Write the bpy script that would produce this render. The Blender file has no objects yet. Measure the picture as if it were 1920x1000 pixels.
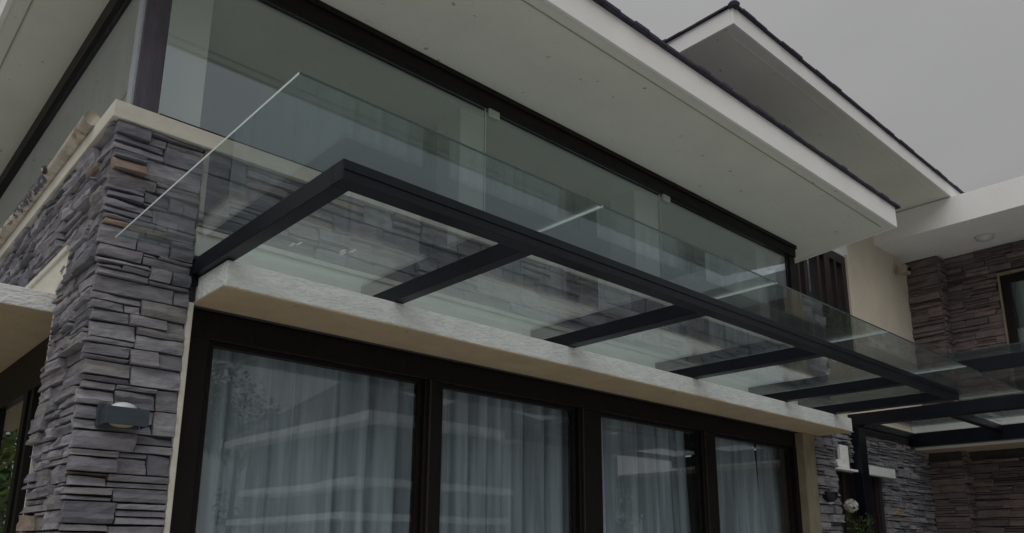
import bpy, math, random
from mathutils import Vector, Matrix, noise
random.seed(7)
R = random
S = bpy.context.scene
COL = S.collection

# ------------------------------------------------------------------ camera
cam_d = bpy.data.cameras.new('camera')
cam = bpy.data.objects.new('camera', cam_d); COL.objects.link(cam)
cam_d.sensor_width = 36.0
cam_d.lens = 1481.5 * 36 / 1920
cam_d.shift_x = 20 / 1920
cam_d.shift_y = 170 / 1920
cam_d.clip_start = 0.05; cam_d.clip_end = 1500
yaw, pit, roll = math.radians(41.873), math.radians(13.865), math.radians(0.512)
F = Vector((math.sin(yaw)*math.cos(pit), math.cos(yaw)*math.cos(pit), math.sin(pit)))
r0 = F.cross(Vector((0, 0, 1))).normalized(); u0 = r0.cross(F)
RR = math.cos(roll)*r0 + math.sin(roll)*u0
UU = -math.sin(roll)*r0 + math.cos(roll)*u0
M = Matrix((RR, UU, -F)).transposed().to_4x4()
M.translation = Vector((-1.014, -4.2, 1.6))
cam.matrix_world = M
S.camera = cam

# ------------------------------------------------------------------ world: overcast sky
SUN_EL, SUN_AZ = math.radians(58), math.radians(-125)     # sun behind and left of the viewer, veiled by cloud
w = bpy.data.worlds.new('World'); S.world = w; w.use_nodes = True
nt = w.node_tree; nt.nodes.clear()
out = nt.nodes.new('ShaderNodeOutputWorld'); bg = nt.nodes.new('ShaderNodeBackground')
sky = nt.nodes.new('ShaderNodeTexSky'); sky.sky_type = 'NISHITA'; sky.sun_disc = False
sky.sun_elevation = SUN_EL; sky.sun_rotation = math.radians(235); sky.air_density = 1.0; sky.dust_density = 4.0
tc = nt.nodes.new('ShaderNodeTexCoord')
mp = nt.nodes.new('ShaderNodeMapping'); mp.inputs['Scale'].default_value = (1.2, 1.2, 2.6)
nz = nt.nodes.new('ShaderNodeTexNoise'); nz.inputs['Scale'].default_value = 2.2; nz.inputs['Detail'].default_value = 6; nz.inputs['Roughness'].default_value = 0.55
nz.inputs['Distortion'].default_value = 0.5
cr = nt.nodes.new('ShaderNodeValToRGB')
cr.color_ramp.elements[0].position = 0.34; cr.color_ramp.elements[0].color = (6.65, 6.65, 6.68, 1)
cr.color_ramp.elements[1].position = 0.66; cr.color_ramp.elements[1].color = (7.3, 7.25, 7.2, 1)
mx = nt.nodes.new('ShaderNodeMix'); mx.data_type = 'RGBA'; mx.inputs[0].default_value = 0.93
nt.links.new(tc.outputs['Generated'], mp.inputs[0]); nt.links.new(mp.outputs[0], nz.inputs['Vector'])
nt.links.new(nz.outputs['Fac'], cr.inputs[0])
nt.links.new(sky.outputs[0], mx.inputs[6]); nt.links.new(cr.outputs[0], mx.inputs[7])
# CIE overcast sky: brightens smoothly from the horizon to the zenith, the same all round
sx = nt.nodes.new('ShaderNodeSeparateXYZ'); nt.links.new(tc.outputs['Generated'], sx.inputs[0])
cl_ = nt.nodes.new('ShaderNodeClamp'); nt.links.new(sx.outputs['Z'], cl_.inputs[0])
ce = nt.nodes.new('ShaderNodeMath'); ce.operation = 'MULTIPLY_ADD'; nt.links.new(cl_.outputs[0], ce.inputs[0]); ce.inputs[1].default_value = 0.62; ce.inputs[2].default_value = 0.60
vm = nt.nodes.new('ShaderNodeVectorMath'); vm.operation = 'SCALE'; nt.links.new(mx.outputs[2], vm.inputs[0]); nt.links.new(ce.outputs[0], vm.inputs['Scale'])
nt.links.new(vm.outputs[0], bg.inputs[0]); bg.inputs[1].default_value = 0.050
nt.links.new(bg.outputs[0], out.inputs[0])

sd = bpy.data.lights.new('sun', 'SUN'); sd.energy = 1.5; sd.angle = math.radians(75); sd.color = (1.0, 0.97, 0.93)
so = bpy.data.objects.new('sun', sd); COL.objects.link(so)
sdir = Vector((math.cos(SUN_EL)*math.sin(math.radians(235)), math.cos(SUN_EL)*math.cos(math.radians(235)), math.sin(SUN_EL)))
so.rotation_euler = sdir.to_track_quat('Z', 'Y').to_euler(); so.location = sdir*40

S.view_settings.view_transform = 'Standard'; S.view_settings.look = 'None'
S.view_settings.exposure = 0.14; S.view_settings.gamma = 1; S.view_settings.use_curve_mapping = False
S.render.engine = 'CYCLES'
S.cycles.max_bounces = 10; S.cycles.transparent_max_bounces = 24; S.cycles.glossy_bounces = 5; S.cycles.diffuse_bounces = 5

# ------------------------------------------------------------------ materials
def newmat(name):
    m = bpy.data.materials.new(name); m.use_nodes = True
    t = m.node_tree; b = t.nodes['Principled BSDF']
    return m, t, b
def mat(name, c, rough=0.7, var=0.12, vscale=3.0, bump=0.3, bscale=60.0, stretch=(1, 1, 1), metal=0.0, spec=0.5, c2=None, bdist=0.01, detail=6, perobj=0.0, stain=None, specks=None):
    m, t, b = newmat(name); N = t.nodes; L = t.links
    tc = N.new('ShaderNodeTexCoord'); geo = N.new('ShaderNodeNewGeometry')
    mp = N.new('ShaderNodeMapping'); mp.inputs['Scale'].default_value = stretch
    L.new(geo.outputs['Position'], mp.inputs[0])
    n1 = N.new('ShaderNodeTexNoise'); n1.inputs['Scale'].default_value = vscale; n1.inputs['Detail'].default_value = detail; n1.inputs['Roughness'].default_value = 0.6
    L.new(mp.outputs[0], n1.inputs['Vector'])
    r = N.new('ShaderNodeValToRGB'); e = r.color_ramp.elements
    ca = [x*(1-var) for x in c]; cb = list(c2) if c2 else [min(1, x*(1+var)) for x in c]
    e[0].position = 0.32; e[0].color = (*ca, 1); e[1].position = 0.68; e[1].color = (*cb, 1)
    L.new(n1.outputs['Fac'], r.inputs[0]); col = r.outputs[0]
    if stain:
        n3 = N.new('ShaderNodeTexNoise'); n3.inputs['Scale'].default_value = stain[1]; n3.inputs['Detail'].default_value = 8; n3.inputs['Roughness'].default_value = 0.7
        L.new(mp.outputs[0], n3.inputs['Vector'])
        q = N.new('ShaderNodeValToRGB'); q.color_ramp.elements[0].position = stain[2]; q.color_ramp.elements[1].position = stain[2]+0.12
        L.new(n3.outputs['Fac'], q.inputs[0])
        x = N.new('ShaderNodeMix'); x.data_type = 'RGBA'; L.new(q.outputs[0], x.inputs[0]); L.new(col, x.inputs[6]); x.inputs[7].default_value = (*stain[0], 1)
        col = x.outputs[2]
    if specks:
        n4 = N.new('ShaderNodeTexNoise'); n4.inputs['Scale'].default_value = specks; n4.inputs['Detail'].default_value = 3
        L.new(geo.outputs['Position'], n4.inputs['Vector'])
        q4 = N.new('ShaderNodeValToRGB'); q4.color_ramp.elements[0].position = .70; q4.color_ramp.elements[1].position = .74; q4.color_ramp.elements[1].color = (.75, .75, .75, 1)
        L.new(n4.outputs['Fac'], q4.inputs[0])
        x4 = N.new('ShaderNodeMix'); x4.data_type = 'RGBA'; L.new(q4.outputs[0], x4.inputs[0]); L.new(col, x4.inputs[6]); x4.inputs[7].default_value = (*[v*.35 for v in c], 1)
        col = x4.outputs[2]
    L.new(col, b.inputs['Base Color'])
    b.inputs['Roughness'].default_value = rough; b.inputs['Metallic'].default_value = metal
    b.inputs['Specular IOR Level'].default_value = spec
    if bump:
        n2 = N.new('ShaderNodeTexNoise'); n2.inputs['Scale'].default_value = bscale; n2.inputs['Detail'].default_value = 5
        L.new(mp.outputs[0], n2.inputs['Vector'])
        bp = N.new('ShaderNodeBump'); bp.inputs['Strength'].default_value = bump; bp.inputs['Distance'].default_value = bdist
        L.new(n2.outputs['Fac'], bp.inputs['Height']); L.new(bp.outputs[0], b.inputs['Normal'])
    return m

def stone_mat(name, stops, vs=1.0, island=False):
    m, t, b = newmat(name); N = t.nodes; L = t.links
    geo = N.new('ShaderNodeNewGeometry'); oi = N.new('ShaderNodeObjectInfo')
    r = N.new('ShaderNodeValToRGB'); r.color_ramp.interpolation = 'CONSTANT'
    e = r.color_ramp.elements
    while len(e) < len(stops): e.new(0.5)
    for k, (p, c) in enumerate(stops): e[k].position = p; e[k].color = (*c, 1)
    L.new(geo.outputs['Random Per Island'] if island else oi.outputs['Random'], r.inputs[0])
    mp = N.new('ShaderNodeMapping'); mp.inputs['Scale'].default_value = (1, 1, 3.2)
    L.new(geo.outputs['Position'], mp.inputs[0])
    n1 = N.new('ShaderNodeTexNoise'); n1.inputs['Scale'].default_value = 6*vs; n1.inputs['Detail'].default_value = 9; n1.inputs['Roughness'].default_value = 0.66
    L.new(mp.outputs[0], n1.inputs['Vector'])
    q = N.new('ShaderNodeValToRGB'); q.color_ramp.elements[0].position = 0.3; q.color_ramp.elements[0].color = (0.62, 0.62, 0.64, 1)
    q.color_ramp.elements[1].position = 0.72; q.color_ramp.elements[1].color = (1.3, 1.27, 1.25, 1)
    L.new(n1.outputs['Fac'], q.inputs[0])
    x = N.new('ShaderNodeMix'); x.data_type = 'RGBA'; x.blend_type = 'MULTIPLY'; x.inputs[0].default_value = 1
    L.new(r.outputs[0], x.inputs[6]); L.new(q.outputs[0], x.inputs[7]); L.new(x.outputs[2], b.inputs['Base Color'])
    b.inputs['Roughness'].default_value = 0.72; b.inputs['Specular IOR Level'].default_value = 0.35
    mp2 = N.new('ShaderNodeMapping'); mp2.inputs['Scale'].default_value = (1, 1, 4.5)
    L.new(geo.outputs['Position'], mp2.inputs[0])
    n2 = N.new('ShaderNodeTexNoise'); n2.inputs['Scale'].default_value = 15*vs; n2.inputs['Detail'].default_value = 10; n2.inputs['Roughness'].default_value = 0.68
    L.new(mp2.outputs[0], n2.inputs['Vector'])
    bp = N.new('ShaderNodeBump'); bp.inputs['Strength'].default_value = 0.75; bp.inputs['Distance'].default_value = 0.024
    L.new(n2.outputs['Fac'], bp.inputs['Height']); L.new(bp.outputs[0], b.inputs['Normal'])
    return m

def glass_mat(name, tint, refl=1.0, dust=0.0, dustcol=(0.75, 0.82, 0.8), dscale=1.5, wavy=0.0, gcol=(.96, 1, .99)):
    m = bpy.data.materials.new(name); m.use_nodes = True; t = m.node_tree; N = t.nodes; L = t.links; N.clear()
    o = N.new('ShaderNodeOutputMaterial'); tr = N.new('ShaderNodeBsdfTransparent'); gl = N.new('ShaderNodeBsdfGlossy')
    tr.inputs[0].default_value = (*tint, 1); gl.inputs['Roughness'].default_value = 0.0; gl.inputs['Color'].default_value = (*gcol, 1)
    geo = N.new('ShaderNodeNewGeometry')
    # Schlick reflectance, the same from either side of the pane
    d = N.new('ShaderNodeVectorMath'); d.operation = 'DOT_PRODUCT'; L.new(geo.outputs['Incoming'], d.inputs[0]); L.new(geo.outputs['Normal'], d.inputs[1])
    a = N.new('ShaderNodeMath'); a.operation = 'ABSOLUTE'; L.new(d.outputs['Value'], a.inputs[0])
    s = N.new('ShaderNodeMath'); s.operation = 'SUBTRACT'; s.inputs[0].default_value = 1; L.new(a.outputs[0], s.inputs[1]); s.use_clamp = True
    p = N.new('ShaderNodeMath'); p.operation = 'POWER'; L.new(s.outputs[0], p.inputs[0]); p.inputs[1].default_value = 5
    ma = N.new('ShaderNodeMath'); ma.operation = 'MULTIPLY_ADD'; L.new(p.outputs[0], ma.inputs[0]); ma.inputs[1].default_value = 0.955*refl; ma.inputs[2].default_value = 0.045*refl
    ma.use_clamp = True
    mx = N.new('ShaderNodeMixShader'); L.new(ma.outputs[0], mx.inputs[0]); L.new(tr.outputs[0], mx.inputs[1]); L.new(gl.outputs[0], mx.inputs[2])
    last = mx.outputs[0]
    if wavy:
        nw = N.new('ShaderNodeTexNoise'); nw.inputs['Scale'].default_value = 0.8; L.new(geo.outputs['Position'], nw.inputs['Vector'])
        bw = N.new('ShaderNodeBump'); bw.inputs['Strength'].default_value = wavy; bw.inputs['Distance'].default_value = 0.01
        L.new(nw.outputs['Fac'], bw.inputs['Height']); L.new(bw.outputs[0], gl.inputs['Normal'])
    if dust:
        df = N.new('ShaderNodeBsdfDiffuse'); tl = N.new('ShaderNodeBsdfTranslucent')
        df.inputs[0].default_value = (*dustcol, 1); tl.inputs[0].default_value = (*dustcol, 1)
        ad = N.new('ShaderNodeMixShader'); ad.inputs[0].default_value = 0.6; L.new(df.outputs[0], ad.inputs[1]); L.new(tl.outputs[0], ad.inputs[2])
        n = N.new('ShaderNodeTexNoise'); n.inputs['Scale'].default_value = dscale; n.inputs['Detail'].default_value = 8; n.inputs['Roughness'].default_value = 0.7
        L.new(geo.outputs['Position'], n.inputs['Vector'])
        mr = N.new('ShaderNodeMapRange'); mr.inputs['From Min'].default_value = 0.3; mr.inputs['From Max'].default_value = 0.75
        mr.inputs['To Min'].default_value = dust*0.35; mr.inputs['To Max'].default_value = dust*1.6
        L.new(n.outputs['Fac'], mr.inputs['Value'])
        m2 = N.new('ShaderNodeMixShader'); L.new(mr.outputs[0], m2.inputs[0]); L.new(last, m2.inputs[1]); L.new(ad.outputs[0], m2.inputs[2]); last = m2.outputs[0]
    L.new(last, o.inputs[0])
    return m

GREYS = [(0.0, (0.251, 0.247, 0.276)), (0.11, (0.187, 0.191, 0.227)), (0.24, (0.288, 0.282, 0.318)), (0.36, (0.209, 0.208, 0.240)), (0.48, (0.232, 0.221, 0.236)), (0.58, (0.268, 0.262, 0.299)),
         (0.68, (0.320, 0.319, 0.355)), (0.77, (0.174, 0.179, 0.211)), (0.86, (0.247, 0.237, 0.250)), (0.965, (0.304, 0.239, 0.194)), (0.985, (0.274, 0.242, 0.239))]
BROWN = [(0.0, (0.186, 0.147, 0.147)), (0.25, (0.160, 0.128, 0.130)), (0.5, (0.214, 0.165, 0.162)), (0.72, (0.181, 0.149, 0.152)), (0.9, (0.228, 0.170, 0.158))]
m_stone = stone_mat('dark_ledgestone', GREYS)
m_stone_s = stone_mat('dark_ledgestone_joined', GREYS, island=True)
m_stone_b = stone_mat('brown_ledgestone', BROWN, 1.0)
m_stone_bs = stone_mat('brown_ledgestone_joined', BROWN, 1.0, island=True)
m_mortar = mat('mortar', (.045, .043, .045), 0.95, .2, 9)
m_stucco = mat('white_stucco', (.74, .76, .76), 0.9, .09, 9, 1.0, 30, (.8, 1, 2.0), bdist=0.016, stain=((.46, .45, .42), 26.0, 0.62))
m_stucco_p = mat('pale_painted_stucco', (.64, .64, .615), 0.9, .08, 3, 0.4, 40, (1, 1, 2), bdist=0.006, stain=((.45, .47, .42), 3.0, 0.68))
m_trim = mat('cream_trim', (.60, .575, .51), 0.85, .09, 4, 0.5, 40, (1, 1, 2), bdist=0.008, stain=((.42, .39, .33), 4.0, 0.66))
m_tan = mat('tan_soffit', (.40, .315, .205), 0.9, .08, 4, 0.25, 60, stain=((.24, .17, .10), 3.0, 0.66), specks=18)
m_soffit = mat('painted_soffit', (.69, .685, .63), 0.9, .05, 1.6, 0.15, 50, stain=((.60, .59, .53), 1.3, 0.66), specks=14)
m_groove = mat('soffit_groove_shadowline', (.36, .35, .30), 0.9, .05, 2, 0.0)
m_white = mat('white_paint', (.80, .79, .79), 0.75, .03, 2, 0.2, 50)
m_render = mat('cream_render', (.62, .55, .46), 0.9, .06, 2.5, 0.35, 70)
m_jamb = mat('raw_jamb', (.22, .185, .13), 0.95, .2, 9, 0.7, 45, (1, 1, .4))
m_dkwood = mat('dark_wood_frame', (.006, .004, .004), 0.5, .35, 7, 0.2, 30, (6, 6, .5), spec=.25)
m_brwood = mat('brown_wood', (.020, .012, .012), 0.45, .35, 6, 0.2, 30, (6, 6, .5))
m_post = mat('purple_brown_post', (.062, .055, .075), 0.5, .25, 5, 0.3, 40, (3, 3, .6))
m_steel = mat('black_painted_steel', (.003, .0045, .010), 0.36, .3, 5, 0.08, 120, spec=.36, specks=22)
m_lampbox = mat('dark_slate_metal', (.032, .046, .064), 0.5, .2, 8, 0.25, 60, (1, 1, 6))
m_opal = mat('opal_glass', (.55, .58, .61), 0.3, .05, 8, 0.0)
m_amber = mat('yellowed_opal', (.35, .30, .17), 0.35, .1, 8, 0.0)
m_tile = mat('blue_black_shingle', (.028, .028, .050), 0.75, .4, 12, 0.5, 60)
m_glass = glass_mat('window_glass', (.955, .975, .945), 3.7, dust=0.006, wavy=0.10, gcol=(.78, .87, 1.0))
m_glass_door = glass_mat('door_glass', (.865, .89, .905), 1.55, dust=0.005, wavy=0.25, gcol=(.92, .95, 1.0))
m_clear_pane = glass_mat('clear_back_pane', (.97, .98, .97), 0.8)
m_canopy = glass_mat('canopy_glass', (.875, .915, .915), 1.6, dust=0.014, dustcol=(.72, .80, .80), dscale=1.1)
m_edge = mat('pale_glass_edge', (.55, .62, .60), 0.25, .1, 30, 0.0)  # pale colour holds the light that cut glass edges catch
m_edge_d = mat('dark_green_glass_edge', (.03, .06, .055), 0.15, .2, 20, 0.0)
m_edge_g = mat('grey_glass_edge', (.30, .33, .38), 0.25, .1, 20, 0.0)
m_edge_g2 = mat('silicone_grey', (.50, .56, .55), 0.3, .1, 20, 0.0)
m_clear = mat('clear_plastic_clip', (.42, .48, .42), 0.25, .05, 20, 0.0)
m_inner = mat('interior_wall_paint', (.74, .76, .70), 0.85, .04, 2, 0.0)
m_innerd = mat('unlit_room_shade', (.10, .10, .09), 0.9, .1, 2, 0.0)  # dark colour carries the shade of unlit rooms
m_column = mat('white_column_paint', (.88, .90, .87), 0.8, .03, 2, 0.0)
m_floor = mat('room_floor', (.66, .64, .58), 0.6, .1, 2, 0.0)
m_pave = mat('stone_paving', (.50, .49, .46), 0.85, .12, 1.5, 0.3, 30)
m_grassg = mat('grass_ground', (.06, .09, .03), 0.95, .4, 1.2, 0.8, 20, bdist=.03)
m_leaf = mat('leaf_green', (.055, .10, .030), 0.55, .45, 9, 0.1, 30)
m_leaf2 = mat('bamboo_leaf', (.16, .22, .05), 0.5, .4, 9, 0.0)
m_stem = mat('stem_green', (.09, .09, .04), 0.7, .3, 9, 0.2)
m_bark = mat('bark', (.09, .065, .045), 0.9, .3, 9, 0.8, 25)
m_petal = mat('white_petal', (.62, .62, .58), 0.6, .05, 20, 0.0)
m_pole = mat('rusty_painted_pole', (.52, .47, .40), 0.75, .22, 9, 0.6, 30, stain=((.24, .13, .08), 7.0, 0.52))
m_flake = mat('blue_grey_flake', (.12, .12, .17), 0.8, .4, 40, 0.5, 60)
m_beige = mat('beige_plastic', (.36, .31, .25), 0.5, .06, 5, 0.0)
m_curt = None

def curtain_mat(name, c):
    m = bpy.data.materials.new(name); m.use_nodes = True; t = m.node_tree; N = t.nodes; L = t.links; N.clear()
    o = N.new('ShaderNodeOutputMaterial'); df = N.new('ShaderNodeBsdfDiffuse'); tl = N.new('ShaderNodeBsdfTranslucent'); mx = N.new('ShaderNodeMixShader')
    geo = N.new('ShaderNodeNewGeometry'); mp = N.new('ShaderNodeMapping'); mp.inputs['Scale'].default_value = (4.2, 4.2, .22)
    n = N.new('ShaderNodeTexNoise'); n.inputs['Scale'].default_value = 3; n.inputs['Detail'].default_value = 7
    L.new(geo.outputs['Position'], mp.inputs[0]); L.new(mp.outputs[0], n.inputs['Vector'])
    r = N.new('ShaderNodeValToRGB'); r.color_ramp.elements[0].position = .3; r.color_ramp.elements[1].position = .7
    r.color_ramp.elements[0].color = (*[x*.50 for x in c], 1); r.color_ramp.elements[1].color = (*[min(1, x*1.28) for x in c], 1)  # streaks for layered sheer cloth, with light and shade of folds painted in
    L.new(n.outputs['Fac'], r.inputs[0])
    for s in (df, tl): L.new(r.outputs[0], s.inputs[0])
    mx.inputs[0].default_value = 0.25; L.new(df.outputs[0], mx.inputs[1]); L.new(tl.outputs[0], mx.inputs[2]); L.new(mx.outputs[0], o.inputs[0])
    return m
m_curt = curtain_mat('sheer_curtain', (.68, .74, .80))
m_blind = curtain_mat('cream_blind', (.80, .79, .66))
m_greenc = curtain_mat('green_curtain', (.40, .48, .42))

# ------------------------------------------------------------------ object helpers
ORG = {}
def thing(name, label, cat, loc=(0, 0, 0), group=None):
    o = bpy.data.objects.new(name, None); COL.objects.link(o); o.location = loc; o.empty_display_size = .2
    o['label'] = label; o['category'] = cat
    if group: o['group'] = group
    ORG[o.name] = Vector(loc); return o
def tag(o, label=None, cat=None, group=None, kind=None):
    if label: o['label'] = label
    if cat: o['category'] = cat
    if group: o['group'] = group
    if kind: o['kind'] = kind
    return o
class MB:
    def __init__(s): s.v = []; s.f = []; s.mi = []
    def add(s, vs, fs, mi=0):
        k = len(s.v); s.v += [Vector(v) for v in vs]; s.f += [tuple(i+k for i in f) for f in fs]; s.mi += [mi]*len(fs); return s
    def box(s, a, b, mi=0):
        x0, y0, z0 = a; x1, y1, z1 = b
        if x0 > x1: x0, x1 = x1, x0
        if y0 > y1: y0, y1 = y1, y0
        if z0 > z1: z0, z1 = z1, z0
        return s.add([(x0,y0,z0),(x1,y0,z0),(x1,y1,z0),(x0,y1,z0),(x0,y0,z1),(x1,y0,z1),(x1,y1,z1),(x0,y1,z1)],
                     [(0,3,2,1),(4,5,6,7),(0,1,5,4),(1,2,6,5),(2,3,7,6),(3,0,4,7)], mi)
    def prism(s, pts, z0, z1, mi=0):
        n = len(pts)
        return s.add([(p[0], p[1], z0) for p in pts]+[(p[0], p[1], z1) for p in pts],
                     [tuple(range(n-1, -1, -1)), tuple(range(n, 2*n))]+[(i, (i+1) % n, n+(i+1) % n, n+i) for i in range(n)], mi)
    def tube(s, a, b, ra, rb=None, n=10, caps=True, mi=0):
        a = Vector(a); b = Vector(b); rb = ra if rb is None else rb
        d = (b-a).normalized(); q = d.to_track_quat('Z', 'Y'); k = len(s.v)
        for c, r in ((a, ra), (b, rb)):
            for i in range(n):
                s.v.append(c+q @ Vector((r*math.cos(2*math.pi*i/n), r*math.sin(2*math.pi*i/n), 0)))
        fs = [(k+i, k+(i+1) % n, k+n+(i+1) % n, k+n+i) for i in range(n)]
        if caps: fs += [tuple(k+i for i in range(n-1, -1, -1)), tuple(k+n+i for i in range(n))]
        s.f += fs; s.mi += [mi]*len(fs); return s
    def lathe(s, c, prof, n=20, axis='Z', mi=0, sx=1, sy=1):
        c = Vector(c); k = len(s.v)
        for r, h in prof:
            for i in range(n):
                t = 2*math.pi*i/n; p = Vector((r*math.cos(t)*sx, r*math.sin(t)*sy, h))
                if axis == 'Y': p = Vector((p.x, h, p.y))
                s.v.append(c+p)
        for j in range(len(prof)-1):
            for i in range(n):
                s.f.append((k+j*n+i, k+j*n+(i+1) % n, k+(j+1)*n+(i+1) % n, k+(j+1)*n+i)); s.mi.append(mi)
        return s
    def build(s, name, mats, parent=None, bevel=0.0, smooth=False):
        org = Vector((0, 0, 0))
        if parent is not None: org = ORG[parent.name]
        me = bpy.data.meshes.new(name)
        if parent is None and s.v:
            lo = Vector((min(v.x for v in s.v), min(v.y for v in s.v), min(v.z for v in s.v))); hi = Vector((max(v.x for v in s.v), max(v.y for v in s.v), max(v.z for v in s.v)))
            org = Vector(((lo.x+hi.x)/2, (lo.y+hi.y)/2, lo.z))
        me.from_pydata([tuple(v-org) for v in s.v], [], s.f)
        if not isinstance(mats, (list, tuple)): mats = [mats]
        for m in mats: me.materials.append(m)
        if len(mats) > 1: me.polygons.foreach_set('material_index', s.mi)
        if smooth: me.polygons.foreach_set('use_smooth', [True]*len(me.polygons))
        me.update()
        o = bpy.data.objects.new(name, me); COL.objects.link(o)
        if parent is not None:
            o.parent = parent; ORG[o.name] = org          # absolute origin shared with the parent
        else:
            o.location = org; ORG[o.name] = org
        if bevel:
            b = o.modifiers.new('bevel', 'BEVEL'); b.width = bevel; b.segments = 2; b.limit_method = 'ANGLE'; b.angle_limit = math.radians(50)
        return o
def box(name, a, b, m, parent=None, bevel=0.0): return MB().box(a, b).build(name, m, parent, bevel)

# ------------------------------------------------------------------ ledge stone walls
def stone_faces(L, H, D, rng, cell=0.06, rough=1.0, wrap0=0.0):
    """a split-face stone: u along, v up, w outwards; returns verts in (u, v, w) and faces"""
    nx = max(2, min(7, int(L/cell)+1)); nzv = 2 if H < .045 else (3 if H < .1 else 4)
    V = []; Fc = []
    strata = [rng.uniform(-.009, .009)*rough for _ in range(nzv+1)]
    ph = rng.uniform(0, 100); tilt = rng.uniform(-.008, .008)*rough; tilt2 = rng.uniform(-.012, .004)*rough
    e0, e1 = rng.uniform(-.004, .004), rng.uniform(-.004, .004)
    wa, wb = rng.choice(((0, 0), (0, 0), (0, rng.uniform(0, .26)), (rng.uniform(0, .26), 0), (rng.uniform(0, .10), rng.uniform(0, .10))))
    wa, wb = wa*min(H, .07), wb*min(H, .07); sk = rng.uniform(-.009, .009)
    for j in range(nzv+1):
        for i in range(nx+1):
            f_ = i/nx; u = L*f_+sk*(j/nzv-.5)*(1 if i in (0, nx) else 0); v = H*j/nzv*(1-(wa*(1-f_)+wb*f_)/H)
            du = 0; dv = 0
            if 0 < i < nx: du = rng.uniform(-.25, .25)*L/nx
            if 0 < j < nzv: dv = rng.uniform(-.25, .25)*H/nzv
            edge = (i in (0, nx)) or (j in (0, nzv))
            w_ = D+strata[j]+tilt*(2*i/nx-1)+tilt2*(2*j/nzv-1)+noise.noise(Vector((u*9+ph, v*22, ph)))*.009*rough+rng.uniform(-.003, .003)*rough
            if edge: w_ -= rng.uniform(.001, .005)*rough
            if j in (0, nzv): dv = noise.noise(Vector((u*12+ph, j*7.7, 3)))*.006*rough
            if j == 0: dv = abs(dv)*.6
            if j == nzv: dv = -abs(dv)*.6
            V.append((u+du, v+dv, max(.006, w_)))
    def ix(i, j): return j*(nx+1)+i
    for j in range(nzv):
        for i in range(nx): Fc.append((ix(i, j), ix(i+1, j), ix(i+1, j+1), ix(i, j+1)))
    ring = [ix(i, 0) for i in range(nx+1)]+[ix(nx, j) for j in range(1, nzv+1)]+[ix(i, nzv) for i in range(nx-1, -1, -1)]+[ix(0, j) for j in range(nzv-1, 0, -1)]
    k = len(V)
    for r_ in ring: V.append((V[r_][0], V[r_][1], -.004))
    n = len(ring)
    for a in range(n): Fc.append((ring[(a+1) % n], ring[a], k+a, k+(a+1) % n))
    return V, Fc

def layout(W, H, rng, ch=(.10, .17), cl=(.16, .48), corner0=False):
    """random ledgestone layout of a W x H panel, list of (u, v, l, h, depth)"""
    out = []; v = 0
    while v < H-.001:
        h = rng.uniform(*ch)
        if H-v-h < ch[0]*.5: h = H-v
        u = 0
        while u < W-.001:
            l = rng.uniform(*cl)
            if W-u-l < cl[0]*.6: l = W-u
            k = rng.choice((1, 1, 2, 2, 3)) if h > .09 else rng.choice((1, 1, 2))
            cuts = sorted(rng.uniform(.22, .78) for _ in range(k-1)); cuts = [0]+cuts+[1]
            if k == 3 and cuts[2]-cuts[1] < .18: cuts = [0, .36, .68, 1]
            base = rng.uniform(.014, .050)
            for q in range(len(cuts)-1):
                a, b = cuts[q]*h, cuts[q+1]*h
                if rng.random() < .22 and l > cl[0]*1.6:
                    s = l*rng.uniform(.3, .7)
                    out.append((u, v+a, s, b-a, base+rng.uniform(-.010, .014))); out.append((u+s, v+a, l-s, b-a, base+rng.uniform(-.010, .014)))
                else: out.append((u, v+a, l, b-a, base+rng.uniform(-.010, .014)))
            u += l
        v += h
    return out

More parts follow.
